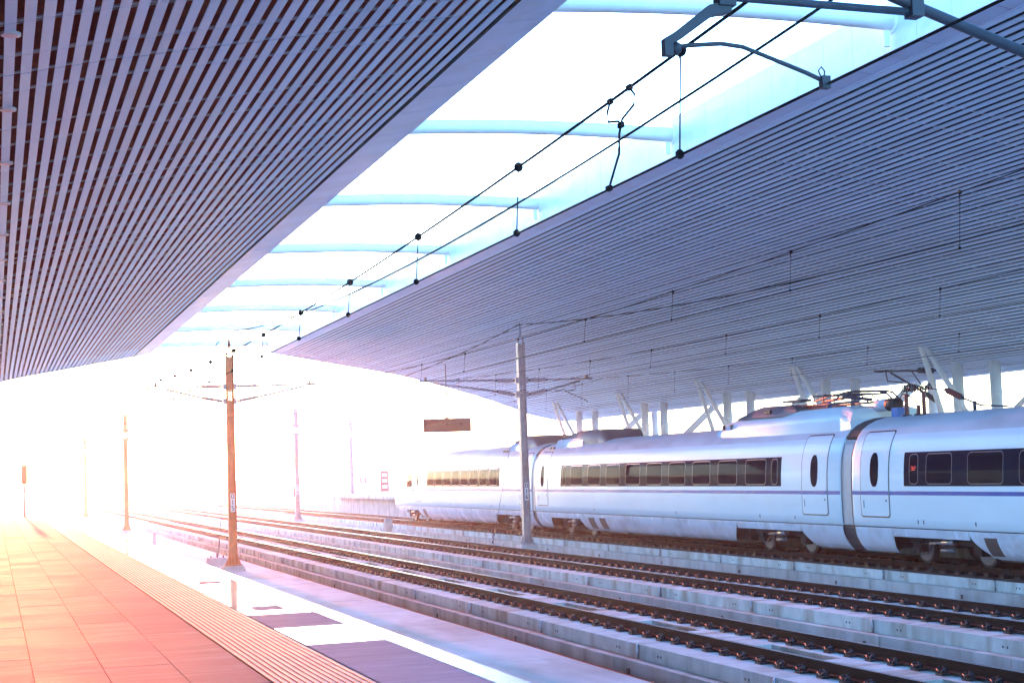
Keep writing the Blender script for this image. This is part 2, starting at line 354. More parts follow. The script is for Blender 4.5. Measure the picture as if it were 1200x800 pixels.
# ------------------------------------------------------------------ far platform
FP = bpy.data.objects.new('far_platform', None); COL.objects.link(FP)
tag(FP, 'high concrete platform behind the train with an overhanging edge', kind='structure')
MB().box(26.1, 50, -20, 124, GZ, PZ - 0.22).build('platform_wall', 'conc_bed', FP)
for i in range(36):
    MB().box(25.62, 50, -20 + 4 * i + .008, -16 + 4 * i - .008, PZ - 0.22, PZ).build('platform_slab', 'conc', FP)
ramp = MB().add([(26.1, 124, GZ), (50, 124, GZ), (50, 150, GZ), (26.1, 150, GZ), (26.1, 124, PZ - .02), (50, 124, PZ - .02), (50, 150, GZ + .3), (26.1, 150, GZ + .3)],
                [(4, 5, 6, 7), (0, 1, 5, 4), (1, 2, 6, 5), (2, 3, 7, 6), (3, 0, 4, 7)])
ramp.build('end_ramp', 'conc_bed', FP)

# ------------------------------------------------------------------ canopies
Y0, Y1 = -6.0, 98.0
BAY = 10.35
def seams():
    out = []
    y = 24.26 - 3 * BAY
    while y < Y1 + BAY:
        for d, w in ((-1.08, .018), (0, .05), (1.08, .018), (3.8, .018), (5.25, .018), (7.55, .018)):
            if Y0 + .2 < y + d < Y1 - .2: out.append((y + d, w))
        y += BAY
    return sorted(out)
SEAMS = seams()
def slat_mesh(w, h, name):
    b = MB(); y = Y0
    for s, g in SEAMS + [(Y1, 0)]:
        y1 = s - g / 2
        # shallow U-shaped metal plank: flat face with small turned edges
        b.add([(-w / 2, y, 0), (w / 2, y, 0), (w / 2, y1, 0), (-w / 2, y1, 0), (-w / 2, y, h), (w / 2, y, h), (w / 2, y1, h), (-w / 2, y1, h)],
              [(0, 3, 2, 1), (4, 5, 6, 7), (0, 1, 5, 4), (1, 2, 6, 5), (2, 3, 7, 6), (3, 0, 4, 7)])
        y = s + g / 2
    return b.mesh(name, 'slat')
def arc_point(prof, s):
    for (x0, z0), (x1, z1) in zip(prof, prof[1:]):
        L = math.hypot(x1 - x0, z1 - z0)
        if s <= L: return x0 + (x1 - x0) * s / L, z0 + (z1 - z0) * s / L, math.atan2(z1 - z0, x1 - x0)
        s -= L
    return None
def smooth_prof(ctrl, n=6):
    out = []
    for i in range(len(ctrl) - 1):
        p0 = ctrl[max(i - 1, 0)]; p1 = ctrl[i]; p2 = ctrl[i + 1]; p3 = ctrl[min(i + 2, len(ctrl) - 1)]
        for k in range(n):
            t = k / n
            f = lambda a, b, c, d: 0.5 * (2 * b + (c - a) * t + (2 * a - 5 * b + 4 * c - d) * t * t + (3 * b - a - 3 * c + d) * t ** 3)
            out.append((f(p0[0], p1[0], p2[0], p3[0]), f(p0[1], p1[1], p2[1], p3[1])))
    return out + [ctrl[-1]]
def canopy(name, label, prof, s_start, s_end, pitch, edge, outward):
    """prof runs from the free edge inwards; slats lie under it"""
    c = thing(name, label, 'canopy', (prof[0][0], Y0, prof[0][1])); off = Vector((-prof[0][0], -Y0, -prof[0][1]))
    sw = pitch * 0.615
    sm = slat_mesh(sw, 0.014, 'slat')
    s = s_start + pitch / 2
    while s < s_end:
        r = arc_point(prof, s)
        if r is None: break
        x, z, a = r
        if outward < 0: a = a + PI
        link('slat', sm, c, Vector((x, 0, z + random.uniform(-.005, .005))) + off, (random.uniform(-.00006, .00006), -a + random.uniform(-.02, .02), 0))
        s += pitch
    def sheet(z_off, s0, s1, t, y0, y1):
        pts = [p for p in prof]
        b = MB(); n = len(pts)
        lo = [(x, z + z_off) for x, z in pts]; hi = [(x, z + z_off + t) for x, z in pts]
        b.prism(lo + hi[::-1], y0, y1)
        return b
    # carriers above the slats, one across each seam
    cb = MB(); n = len(prof)
    lo = [(x - prof[0][0], z - prof[0][1] + .018) for x, z in prof if True][3:]; hi = [(x, z + .03) for x, z in lo]
    cb.prism(lo + hi[::-1], -.02, .02); cm = cb.mesh('carrier', 'carrier')
    for y, g in SEAMS:
        link('carrier', cm, c, (0, y - Y0, 0))
        if g < .02 and outward < 0: link('carrier', cm, c, (0, y - Y0 + .55, .12))
    d = sheet(0.42, 0, 0, 0.5, Y0, Y1); o = d.build('deck', 'void' if outward > 0 else 'void_glow', c, off)
    t = sheet(0.921, 0, 0, 0.06, Y0 - .1, Y1 + .1); t.build('roof_sheet', 'panel', c, off)
    return c, off
PR = smooth_prof([(16.4, 10.5), (20.67, 9.72), (25, 8.9), (29.5, 7.65), (31.8, 6.88), (33.5, 6.25), (35.6, 5.8)])
cR, oR = canopy('station_canopy', 'wide slatted canopy sloping down over the train at right', PR, 0.42, 20.4, 0.232, 16.4, 1)
PLc = smooth_prof([(9.05, 10.5), (4.8, 9.74), (0.45, 8.93), (-4.0, 7.7), (-6.4, 6.95), (-8.2, 6.3)])
cL, oL = canopy('station_canopy', 'slatted canopy overhead at left above the glow-tinted platform', PLc, 0.98, 17.8, 0.2525, 9.05, -1)
# edge trim: soffit panels, fascia panels
def edge_trim(c, off, prof, s_w, sign):
    x0, z0 = prof[0]; x1, z1, a = arc_point(prof, s_w)
    L = 1.15; n = int((Y1 - Y0) / L)
    sp = MB().add([(0, .006, 0), (x1 - x0, .006, z1 - z0), (x1 - x0, L - .006, z1 - z0), (0, L - .006, 0), (0, .006, .05), (x1 - x0, .006, z1 - z0 + .05), (x1 - x0, L - .006, z1 - z0 + .05), (0, L - .006, .05)],
                  [(0, 3, 2, 1), (4, 5, 6, 7), (0, 1, 5, 4), (1, 2, 6, 5), (2, 3, 7, 6), (3, 0, 4, 7)]).mesh('soffit_panel', 'panel')
    f0, f1 = (-.04, 0.0) if sign > 0 else (0.0, .04)
    fp = MB().box(f0, f1, .006, L - .006, .012, 0.93).mesh('fascia_panel', 'fascia')
    for i in range(n):
        link('soffit_panel', sp, c, (0, i * L, -.004 - .003 * (i % 2)))
        link('fascia_panel', fp, c, (.004 * sign * ((i * 3) % 3 - 1), i * L, 0))
    MB().box(-.05, .05, 0, Y1 - Y0, .93, .985).build('fascia_cap', 'white_steel', c)
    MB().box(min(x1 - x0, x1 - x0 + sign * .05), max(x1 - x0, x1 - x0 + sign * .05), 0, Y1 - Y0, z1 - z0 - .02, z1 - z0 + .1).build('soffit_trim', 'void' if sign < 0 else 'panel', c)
edge_trim(cR, oR, PR, 0.40, 1)
edge_trim(cL, oL, PLc, 0.93, -1)
# end closure panels (far edge)
for c, off, prof in ((cR, oR, PR), (cL, oL, PLc)):
    b = MB(); lo = [(x, z - .012) for x, z in prof]; hi = [(x, z + .98) for x, z in prof]
    b.prism(lo + hi[::-1], Y1 + .02, Y1 + .08); b.build('end_fascia', 'panel', c, off)
# downlights on the left canopy
r = arc_point(PLc, 0.98 + .2525 * 31.5)
dl = MB().tube([(0, 0, .03), (0, 0, -.008)], .14, 24); dl.tube([(0, 0, -.008), (0, 0, -.016)], [.14, .115], 24); dl.tube([(0, 0, -.0165), (0, 0, -.018)], .095, 20, 1)
dlm = dl.mesh('downlight', ['white_steel', 'lamp'])
for k in range(18): link('downlight', dlm, cL, Vector((r[0], 22.0 + 4.5 * k, r[1])) + oL)
# second wing of the right canopy beyond the valley
PR2 = [(35.6, 5.8), (36.4, 5.75), (38.5, 6.1), (42, 7.3), (46, 8.6), (54, 10.3)]
b = MB(); lo = [(x, z + .05) for x, z in PR2]; hi = [(x, z + .9) for x, z in PR2]
b.prism(lo + hi[::-1], Y0, Y1); b.build('rear_wing', 'panel', cR, oR)
PL2 = [(-8.2, 6.3), (-10.3, 5.75), (-12.5, 6.1), (-16, 7.3), (-20, 8.6), (-28, 10.3)]
b = MB(); lo = [(x, z + .05) for x, z in PL2]; hi = [(x, z + .9) for x, z in PL2]
b.prism(lo + hi[::-1], Y0, Y1); b.build('rear_wing', 'panel', cL, oL)
# arched tubes across the skylight gap
n_t = 9
for k in range(n_t):
    y = 25.9 + BAY * (k - 1)
    if y > Y1 + 1: continue
    pts = [(9.0 + 7.36 * i / 14, 0, 11.02 + .10 * math.sin(PI * i / 14) + .06 * i / 14) for i in range(15)]
    lab = ['nearest', 'second', 'third', 'fourth', 'fifth', 'sixth', 'seventh', 'eighth', 'farthest'][k]
    g = thing('roof_tie_tube', f'{lab} white arched steel tube spanning the skylight gap between the two canopies', 'roof tube', (9.0, y, 11.0), 'white tubes across the skylight gap')
    MB().tube([(p[0] - 9.0, 0, p[2] - 11.0) for p in pts], .18, 16).build('tube', 'white_steel', g)
    MB().tube([(7.33, 0, .08), (7.37, 0, .08)], .25, 16).build('flange', 'white_steel', g)
    MB().box(7.18, 7.3, -.03, .03, -.42, -.1).build('gusset', 'white_steel', g)

# ------------------------------------------------------------------ canopy supports
def prof_z(x):
    for (x0, z0), (x1, z1) in zip(PR, PR[1:]):
        if x0 <= x <= x1: return z0 + (z1 - z0) * (x - x0) / (x1 - x0)
    return 5.8
ord_ = ['nearest', 'second', 'third', 'fourth', 'fifth', 'sixth']
for k, y in enumerate((40.0, 49.9, 59.7, 69.4, 79.7, 90.0)):
    g = thing('canopy_support', f'white branching steel column group behind the train, {ord_[k]} from the right', 'column', (34, y, PZ), 'column groups under the right canopy')
    L = lambda x, yy, z: (x - 34, yy, z - PZ)
    for dx, dy in ((0, 0.75), (0.3, -1.15)):
        MB().tube([L(34 + dx, dy, PZ), L(34 + dx, dy, prof_z(34 + dx) + .1)], .21, 16).build('column', 'white_steel', g)
        MB().tube([L(34 + dx, dy, 4.9), L(34 + dx, dy, 4.98)], .225, 16).build('collar', 'white_steel', g)
    tip = L(32.2, .3, prof_z(32.2) + .04)
    MB().tube([tip, L(33.8, .7, 2.3)], [.095, .125], 12).build('strut', 'white_steel', g)
    MB().tube([(tip[0] + .12, tip[1] - .1, tip[2]), L(34.1, -1.1, 2.6)], [.095, .125], 12).build('strut', 'white_steel', g)
    MB().tube([L(38.5, -.4, PZ), L(38.5, -.4, 6.2)], .2, 14).build('column', 'white_steel', g)
    for dy in (-.3, .3): MB().tube([L(38.0, dy - .4, 6.15), L(36.0, dy, 4.3)], .11, 10).build('strut', 'white_steel', g)

# ------------------------------------------------------------------ catenary masts
def insulator(parent, p0, p1, r=.095, m='insul'):
    p0 = Vector(p0); p1 = Vector(p1); b = MB(); n = 9
    pts = [p0]; rs = [.028]
    for i in range(n):
        for t, rr in ((.1, .55), (.45, 1.0), (.6, 1.0), (.95, .55)):
            pts.append(p0.lerp(p1, .1 + .8 * (i + t) / n)); rs.append(r * rr)
    pts.append(p1); rs.append(.028)
    b.tube(pts, rs, 10); b.tube([p0, p0.lerp(p1, .09)], .05, 8, 1); b.tube([p0.lerp(p1, .91), p1], .05, 8, 1)
    return b.build('insulator', [m, 'dark_steel'], parent)
def tube_part(parent, name, pts, r, m='galv', n=8): return MB().tube(pts, r, n).build(name, m, parent)
def cantilever(t, side, reach, zt=6.35, zl=5.78, zc=5.42, base=0.0):
    s = side; z = lambda v: v - base
    for zz in (zt, zl): MB().box(min(s * .15, s * .27), max(s * .15, s * .27), -.09, .09, z(zz) - .11, z(zz) + .11).build('bracket', 'galv', t)
    insulator(t, (s * .29, 0, z(zt)), (s * 1.1, 0, z(zt) + .01)); insulator(t, (s * .29, 0, z(zl)), (s * 1.08, 0, z(zl) + .15))
    tube_part(t, 'top_tube', [(s * 1.08, 0, z(zt) + .01), (s * (reach + .25), 0, z(zt) + .04)], .04)
    j = (s * (reach - .3), 0, z(zt) - .06)
    tube_part(t, 'bracket_tube', [(s * 1.06, 0, z(zl) + .145), j], .042)
    MB().box(s * reach - .05, s * reach + .05, -.06, .06, z(zt) + .02, z(zt) + .17).build('messenger_clamp', 'dark_steel', t)
    p1 = (s * (reach - .55), 0, z(zt) - .12); 
    tube_part(t, 'registration_tube', [p1, (s * (reach - .5), 0, z(zc) + .55), (s * (reach - .62), 0, z(zc) + .5), (s * (reach - 1.35), 0, z(zc) + .47), (s * (reach - 1.4), 0, z(zl) + .24)], .024, n=6)
    tube_part(t, 'steady_arm', [(s * (reach - .95), 0, z(zc) + .47), (s * (reach - .7), 0, z(zc) + .36), (s * (reach - .1), 0, z(zc) + .1), (s * reach, 0, z(zc) + .02)], .026, n=6)
def mast(x, y, ztop, label, number=None, arms=((1, 3.15), (-1, 2.8)), fz=-.48, stay=None, mk='galv', detail=True):
    t = thing('catenary_mast', label, 'catenary mast', (x, y, GZ), 'overhead line masts along the tracks')
    B = GZ; z = lambda v: v - B
    MB().frustum((-.42, .42, -.42, .42, 0), (-.34, .34, -.34, .34, z(fz))).build('foundation', 'conc', t)
    MB().box(-.3, .3, -.3, .3, z(fz), z(fz) + .04).build('base_plate', mk, t)
    h = .135
    for s in (-1, 1): MB().box(s * h - .012, s * h + .012, -.14, .14, z(fz) + .04, z(ztop)).build('flange', mk, t)
    w = MB()
    zz = z(fz) + .04
    # web with a row of eight holes below the arms
    y0_, y1_ = z(5.75), z(6.2)
    w.box(-h + .012, h - .012, -.006, .006, zz, y0_); w.box(-h + .012, h - .012, -.006, .006, y1_, z(ztop) - .05)
    for xx, ww in ((-h + .012, .06), (-.025, .05), (h - .072, .06)): w.box(xx, xx + ww, -.006, .006, y0_, y1_)
    for i in range(5): w.box(-h + .072, -.025, -.006, .006, y0_ + .095 * i, y0_ + .095 * i + .068); w.box(.025, h - .072, -.006, .006, y0_ + .095 * i, y0_ + .095 * i + .068)
    w.build('web', mk, t)
    for s in (-1, 1):
        MB().add([(s * .15, -.01, z(fz) + .04), (s * .3, -.01, z(fz) + .04), (s * .15, -.01, z(fz) + .4), (s * .15, .01, z(fz) + .04), (s * .3, .01, z(fz) + .04), (s * .15, .01, z(fz) + .4)],
                 [(0, 1, 2), (5, 4, 3), (0, 3, 4, 1), (1, 4, 5, 2), (2, 5, 3, 0)]).build('stiffener', mk, t)
        MB().add([(-.01, s * .14, z(fz) + .04), (-.01, s * .3, z(fz) + .04), (-.01, s * .14, z(fz) + .4), (.01, s * .14, z(fz) + .04), (.01, s * .3, z(fz) + .04), (.01, s * .14, z(fz) + .4)],
                 [(0, 1, 2), (5, 4, 3), (0, 3, 4, 1), (1, 4, 5, 2), (2, 5, 3, 0)]).build('stiffener', mk, t)
    MB().tube([(-.11, 0, z(ztop) - .15), (-.11, 0, z(ztop) + .18), (-.05, 0, z(ztop) + .27), (0, 0, z(ztop) + .3), (.05, 0, z(ztop) + .27), (.11, 0, z(ztop) + .18), (.11, 0, z(ztop) - .15)], .035, 8).build('top_fork', mk, t)
    MB().tube([(0, 0, z(ztop) + .28), (0, 0, z(ztop) + .5), (0, 0, z(ztop) + .82)], [.055, .045, .03], 8).build('top_spike', mk, t)
    for sd, reach in arms: cantilever(t, sd, reach, base=B)
    MB().tube([(-.16, 0, z(5.2)), (.16, 0, z(5.2))], .03, 6).build('cross_bolt', mk, t)
    if number:
        p = MB().box(-.085, .085, -.166, -.155, z(1.55), z(2.25)).build('number_plate', 'plate', t)
        for i, ch in enumerate(number): text(ch, 'digit', .25, p, (0, -.168, z(2.13) - .225 * i), FACE_CAM, 'ink', .002)
    if stay:
        tube_part(t, 'stay_wire', [(0, .14, z(6.0)), (0, stay * .62, z(2.2)), (0, stay, z(-.3))], .011, 'dark_steel', 6)
        tube_part(t, 'turnbuckle', [(0, stay * .9, z(.42)), (0, stay * .96, z(.02))], .028, 'dark_steel', 6)
    return t
X1, X2 = 8.68, 20.25
mast(X1, 61.3, 7.55, 'tall mast tinted with orange glow on the pavement beside the polished platform border, arms on both sides', '015', arms=((1, 3.1), (-1, 2.8)), stay=4.2, mk='mast_glow')
mast(X1, 112.3, 7.5, 'thin mast tinted with orange glow farther left on the pavement, second along the near row', None, mk='mast_glow')
mast(X1, 163, 7.5, 'third mast of the near row, almost lost in the haze', None, mk='mast_glow')
mast(X1, 214, 7.5, 'fourth mast of the near row, faint in the haze', None, mk='mast_glow')
mast(X2, 60.5, 7.85, 'grey steel mast standing in front of the train, white insulators and number plate', '016', arms=((1, 2.8), (-1, 4.0)), fz=-.2, stay=4.6)
mast(X2, 110.8, 7.6, 'distant steel mast left of the train front between the middle and far tracks', '018', arms=((1, 2.8), (-1, 3.2)), fz=-.2)
mast(X2, 161.5, 7.6, 'hazy steel mast farther left of the train front, third of the row beside the train', None, arms=((1, 2.8), (-1, 3.2)), fz=-.2)
mast(X2, 212, 7.6, 'faintest steel mast of the row beside the train', None, arms=((1, 2.8), (-1, 3.2)), fz=-.2)
mast(27.2, 124.8, 7.2, 'slim hazy mast at the end of the far platform left of the train nose', None, arms=(), fz=.95)
# nearest mast: it stands right of the frame, only its arm reaches into view at the top
t0 = thing('catenary_mast', 'dark tube arm reaching in from the top right corner with a curved steady arm', 'catenary mast', (X1, 10.05, GZ), 'overhead line masts along the tracks')
z = lambda v: v - GZ
q = lambda x, zz, yy=0: (x - X1, yy, z(zz))
MB().frustum((-.42, .42, -.42, .42, 0), (-.34, .34, -.34, .34, .22)).build('foundation', 'conc', t0)
for s in (-1, 1): MB().box(s * .135 - .012, s * .135 + .012, -.14, .14, .22, z(7.5)).build('flange', 'galv', t0)
MB().box(-.12, .12, -.006, .006, .22, z(7.45)).build('web', 'galv', t0)
insulator(t0, q(8.5, 5.5), q(7.85, 5.74))
tube_part(t0, 'bracket_tube', [q(7.85, 5.74), q(6.4, 6.21), q(5.35, 6.56)], .042, 'dark_steel', 12)
insulator(t0, q(8.5, 6.7), q(7.8, 6.7)); tube_part(t0, 'top_tube', [q(7.8, 6.7), q(5.2, 6.62)], .03, 'dark_steel', 10)
tube_part(t0, 'registration_tube', [q(6.57, 6.11), q(5.0, 6.135), q(4.3, 6.15)], .03, 'dark_steel', 12)
MB().box(6.5 - X1, 6.6 - X1, -.06, .06, z(6.07), z(6.2)).build('tube_clamp', 'dark_steel', t0)
MB().box(4.93 - X1, 5.06 - X1, -.055, .055, z(6.06), z(6.19)).build('tube_clamp', 'dark_steel', t0)
db = MB()
P = [(5.03, 6.10), (4.86, 6.06), (4.60, 5.86), (4.50, 5.80), (4.50, 5.68), (4.565, 5.68), (4.565, 5.77), (4.63, 5.80), (4.88, 5.98), (5.03, 6.02)]
db.prism([(x - X1, z(v)) for x, v in P], -.035, .035); db.build('drop_bracket', 'dark_steel', t0)
tube_part(t0, 'steady_arm', [q(4.59, 5.745), q(4.7, 5.765), q(4.95, 5.79), q(5.12, 5.775), q(5.35, 5.70), q(5.62, 5.61), q(5.76, 5.555)], .0165, 'dark_steel', 10)
MB().sphere(q(4.60, 5.74), .045).build('arm_pivot', 'dark_steel', t0)
cb = MB().box(5.735 - X1, 5.80 - X1, -.03, .03, z(5.50), z(5.59)); cb.tube([q(5.74, 5.58), q(5.72, 5.63), q(5.745, 5.66), q(5.77, 5.63), q(5.765, 5.57)], .006, 6); cb.build('contact_clip', 'dark_steel', t0)

# ------------------------------------------------------------------ overhead lines
def overhead(xs, label, spans, zc=5.4, zm_low=5.88, zm_top=6.4, ndrop=11, thick=.72):
    """xs: function Y -> X ; spans: mast Y positions"""
    o = thing('overhead_line', label, 'overhead line', (xs(spans[0]), spans[0], zc)); off = Vector((-xs(spans[0]), -spans[0], -zc))
    cl = []; me = []
    for a_, b_ in zip(spans, spans[1:]):
        n = 24
        for i in range(n + (1 if b_ == spans[-1] else 0)):
            y = a_ + (b_ - a_) * i / n; t = i / n
            zm = zm_low + (zm_top - zm_low) * (2 * t - 1) ** 2
            cl.append(Vector((xs(y), y, zc + .02)) + off); me.append(Vector((xs(y) + .05, y, zm)) + off)
    MB().tube(cl, .0095 * min(thick, 1.1), 6).build('contact_wire', 'wire', o); MB().tube(me, .011 * thick, 6).build('messenger_wire', 'wire', o)
    for si, (a_, b_) in enumerate(zip(spans, spans[1:])):
        if a_ > 120: break
        for k in range(ndrop):
            y = a_ + 2.6 + (b_ - a_ - 5.2) * k / (ndrop - 1); t = (y - a_) / (b_ - a_)
            zm = zm_low + (zm_top - zm_low) * (2 * t - 1) ** 2; x = xs(y)
            A = Vector((x + .05, y, zm)) + off; B = Vector((x, y, zc + .03)) + off
            d = MB().tube([A, B], .0055 * thick, 5); 
            d.tube([A + Vector((0, 0, -.02)), A + Vector((0, .03, -.06)), A + Vector((0, 0, -.11)), A + Vector((0, -.03, -.06)), A + Vector((0, 0, -.02))], .006, 5)
            d.build('dropper', 'wire', o)
            MB().sphere(A, .042 * thick, n=8).build('messenger_clip', 'wire', o); MB().sphere(B, .032 * thick, n=6).build('contact_clip', 'wire', o)
    return o, off
sp = [-41, 10.05, 61.3, 112.3, 163, 214, 265]
def zig(base, amp, sp):
    def f(y):
        for i, (a_, b_) in enumerate(zip(sp, sp[1:])):
            if y <= b_:
                t = (y - a_) / (b_ - a_); s0 = amp if i % 2 == 0 else -amp
                return base + s0 * (1 - 2 * t)
        return base
    return f
o0, f0 = overhead((lambda y: 5.78), 'contact and carrier wires crossing the skylight gap above the hidden platform track', sp, zc=5.51, zm_low=6.03, zm_top=6.58, thick=1.4)
jm = MB()
A = Vector((5.83, 13.85, 6.43)) + f0; B = Vector((5.83, 14.35, 6.41)) + f0; C_ = Vector((5.83, 14.1, 6.12)) + f0; D = Vector((5.78, 14.35, 5.54)) + f0
jm.tube([A, A + Vector((-.02, -.16, -.1)), A + Vector((-.02, -.14, -.2)), C_ + Vector((0, -.04, .05)), C_], .012, 6); jm.tube([B, B + Vector((.02, .14, -.08)), B + Vector((.02, .12, -.18)), C_ + Vector((0, .06, .05)), C_], .012, 6)
jm.tube([C_, C_ + Vector((0, .05, -.08)), C_.lerp(D, .5) + Vector((-.02, -.16, 0)), D], .013, 6)
for p in (A, B, C_, D): jm.box(p.x - .02, p.x + .02, p.y - .045, p.y + .045, p.z - .025, p.z + .025)
jm.build('jumper_loop', 'wire', o0)
overhead(zig(11.85, .18, sp), 'contact and carrier wires above the nearest visible track', sp)
sp2 = [-41, 9.6, 60.5, 110.8, 161.5, 212, 265]
overhead(zig(17.0, -.2, sp2), 'contact and carrier wires above the middle track in front of the train', sp2)
overhead(zig(23.6, .2, sp2), 'contact and carrier wires above the roof of the train', sp2)
def feeder(x, spans, ztop, sag, label):
    pts = []
    for a_, b_ in zip(spans, spans[1:]):
        for i in range(21):
            t = i / 20; pts.append((0, a_ + (b_ - a_) * t - spans[0], -sag * (1 - (2 * t - 1) ** 2) - .45 * min(1, max(0, (61 - a_ - (b_ - a_) * t) / 51))))
    o = MB().tube(pts, .018, 6).build('feeder_wire', 'wire', None, (x, spans[0], ztop)); tag(o, label, 'wire')
feeder(X1 - .05, sp, 8.45, .9, 'sagging dark feeder wire strung between the tops of the near masts')
feeder(X2 - .05, sp2, 8.6, .9, 'sagging feeder wire along the mast tops in front of the slatted right canopy')

# cantilever bracket fixed to a canopy column behind the train
cbk = thing('cantilever_bracket', 'dark cantilever arm with insulators on a white column above the train roof', 'cantilever', (34.0, 52.0, PZ))
Q = lambda x, zz: (x - 34, 0, zz - PZ)
tube_part(cbk, 'top_tube', [Q(31.3, 5.98), Q(33.2, 5.98)], .04, 'dark_steel'); insulator(cbk, Q(33.1, 5.98), Q(33.95, 5.98), .11, 'dark_steel')
tube_part(cbk, 'bracket_tube', [Q(32.0, 5.92), Q(33.3, 5.2)], .04, 'dark_steel'); insulator(cbk, Q(33.3, 5.2), Q(34.05, 4.75), .11, 'dark_steel')
tube_part(cbk, 'brace_tube', [Q(32.9, 5.98), Q(33.6, 5.02)], .025, 'dark_steel')
tube_part(cbk, 'steady_arm', [Q(31.8, 5.95), Q(31.85, 5.6), Q(32.5, 5.55)], .025, 'dark_steel')

# ------------------------------------------------------------------ small things on the ground
ab = thing('anchor_block', 'small concrete anchor block with bolts on the pavement left of the near mast', 'anchor block', (X1 - .05, 65.5, GZ))
MB().frustum((-.42, .42, -.3, .3, 0), (-.38, .38, -.27, .27, .34)).build('block', 'conc', ab)
for dx in (-.25, 0, .25): MB().tube([(dx, 0, .34), (dx, 0, .42 + (.12 if dx == 0 else 0))], .03, 6).build('bolt', 'dark_steel', ab)
ab2 = thing('anchor_block', 'low anchor foot of the stay wire at the trackside left of the train-side mast', 'anchor block', (X2, 65.1, GZ))
MB().frustum((-.3, .3, -.3, .3, 0), (-.22, .22, -.22, .22, .38)).build('block', 'conc', ab2); MB().tube([(0, 0, .38), (0, 0, .5)], .04, 6).build('bolt', 'dark_steel', ab2)
def post(x, y, h, w, label, m='conc'):
    o = thing('marker_post', label, 'post', (x, y, GZ))
    MB().frustum((-w, w, -w, w, 0), (-w * .92, w * .92, -w * .92, w * .92, h - .03)).build('shaft', m, o); MB().frustum((-w * .92, w * .92, -w * .92, w * .92, h - .03), (-w * .6, w * .6, -w * .6, w * .6, h)).build('cap', m, o)
post(8.2, 87.5, .75, .1, 'short square concrete post on the pavement between two near masts')
post(19.75, 82, 1.15, .2, 'pale square concrete post beside the track left of the train front')
post(9.1, 150, 1.0, .12, 'small far post on the pavement in the haze')
ss = thing('trackside_signal', 'small dwarf signal on a thin post by the far mast', 'signal', (21.4, 118, GZ))
MB().tube([(0, 0, 0), (0, 0, 2.0)], .05, 8).build('post', 'galv', ss); MB().box(-.12, .12, -.1, .1, 2.0, 2.75).build('signal_head', 'sign', ss)
for zz in (2.2, 2.5): MB().tube([(0, -.1, zz), (0, -.2, zz)], .07, 10).build('lens_hood', 'dark_steel', ss)
ps = thing('platform_sign', 'upright reddish sign panel on a thin pole at the far left of the platform', 'sign', (1.5, 84.5, PZ))
MB().tube([(0, 0, 0), (0, 0, 1.66)], .045, 10).build('pole', 'galv', ps)
sgp = MB().box(-.15, .15, -.03, .03, 1.64, 2.6).build('panel', 'signred', ps)
MB().box(-.12, .12, -.034, -.03, 1.7, 2.54).build('panel_face', mat('sign_face', (0.5, 0.16, 0.15), .35, var=.1), sgp)
MB().tube([(0, 0, 0), (0, 0, .03)], .12, 12).build('foot', 'galv', ps)
bn = thing('litter_bin', 'small reddish bin standing at the extreme left edge of the platform', 'bin', (-.15, 92, PZ))
MB().frustum((-.22, .22, -.2, .2, 0), (-.25, .25, -.22, .22, .9)).build('body', 'signred', bn); MB().box(-.27, .27, -.24, .24, .9, .97).build('lid', 'signred', bn)
# hanging information board
hb = thing('hanging_sign', 'dark rectangular board hanging on a thin rod from the right canopy', 'sign', (24.85, 88, 5.05))
MB().box(-1.42, 1.42, -.09, .09, 0, .78).build('board', 'sign', hb); MB().box(-1.36, 1.36, -.095, -.09, .05, .73).build('screen', mat('board_screen', (0.015, 0.013, 0.05), .3, var=.15), hb)
MB().tube([(0, 0, .78), (0, 0, 3.95)], .035, 8).build('rod', 'galv', hb); MB().box(-.12, .12, -.05, .05, .78, .86).build('rod_bracket', 'galv', hb)
# platform notices on the far platform
for i, (x, y, w, h, zb, m, lb) in enumerate(((27.5, 122, .5, .45, 2.1, 'signred', 'small dark notice on a post on the far platform'), (27.9, 116.5, .62, 1.55, 1.45, 'signred', 'tall dark notice board on the far platform left of the train nose'), (28.4, 105.5, .6, 1.05, 1.75, 'yellow', 'yellow notice panel just left of the train nose on the far platform'))):
    o = thing('notice_board', lb, 'notice board', (x, y, PZ))
    for s in (-1, 1): MB().tube([(s * w * .4, .05, 0), (s * w * .4, .05, zb - PZ + h)], .03, 6).build('leg', 'galv', o)
    MB().box(-w / 2, w / 2, -.03, .03, zb - PZ, zb - PZ + h).build('panel', m, o)
    for k in range(3): MB().box(-w * .3, w * .3, -.034, -.03, zb - PZ + h * (.15 + .28 * k), zb - PZ + h * (.15 + .28 * k) + h * .16).build('notice', 'plate', o)

# ------------------------------------------------------------------ train
TR = thing('high_speed_train', 'white high speed train with a blue stripe and dark window bands under the right canopy', 'train', (T3, 39.0, 0))
TY = 39.0
SK = [(1.26, .27), (1.335, .33), (1.40, .40), (1.455, .48), (1.50, .56), (1.54, .64), (1.57, .72), (1.588, .80), (1.598, .87), (1.60, .935)]
BD = [(1.585, .955), (1.615, .985), (1.63, 1.2), (1.635, 1.6), (1.632, 2.0), (1.615, 2.4), (1.58, 2.75), (1.54, 2.95), (1.47, 3.17), (1.37, 3.38), (1.22, 3.56), (1.02, 3.70), (.76, 3.81), (.45, 3.885), (.2, 3.91), (0, 3.92)]
ALL = SK + BD
def _fine(p, n=3):
    o = []
    for (a0, z0), (a1, z1) in zip(p, p[1:]): o += [(a0 + (a1 - a0) * k / n, z0 + (z1 - z0) * k / n) for k in range(n)]
    return o + [p[-1]]
def hw0(zv):
    for (a0, z0), (a1, z1) in zip(ALL, ALL[1:]):
        if z0 <= zv <= z1: return a0 + (a1 - a0) * (zv - z0) / (z1 - z0)
    return ALL[0][0] if zv < ALL[0][1] else 0.0
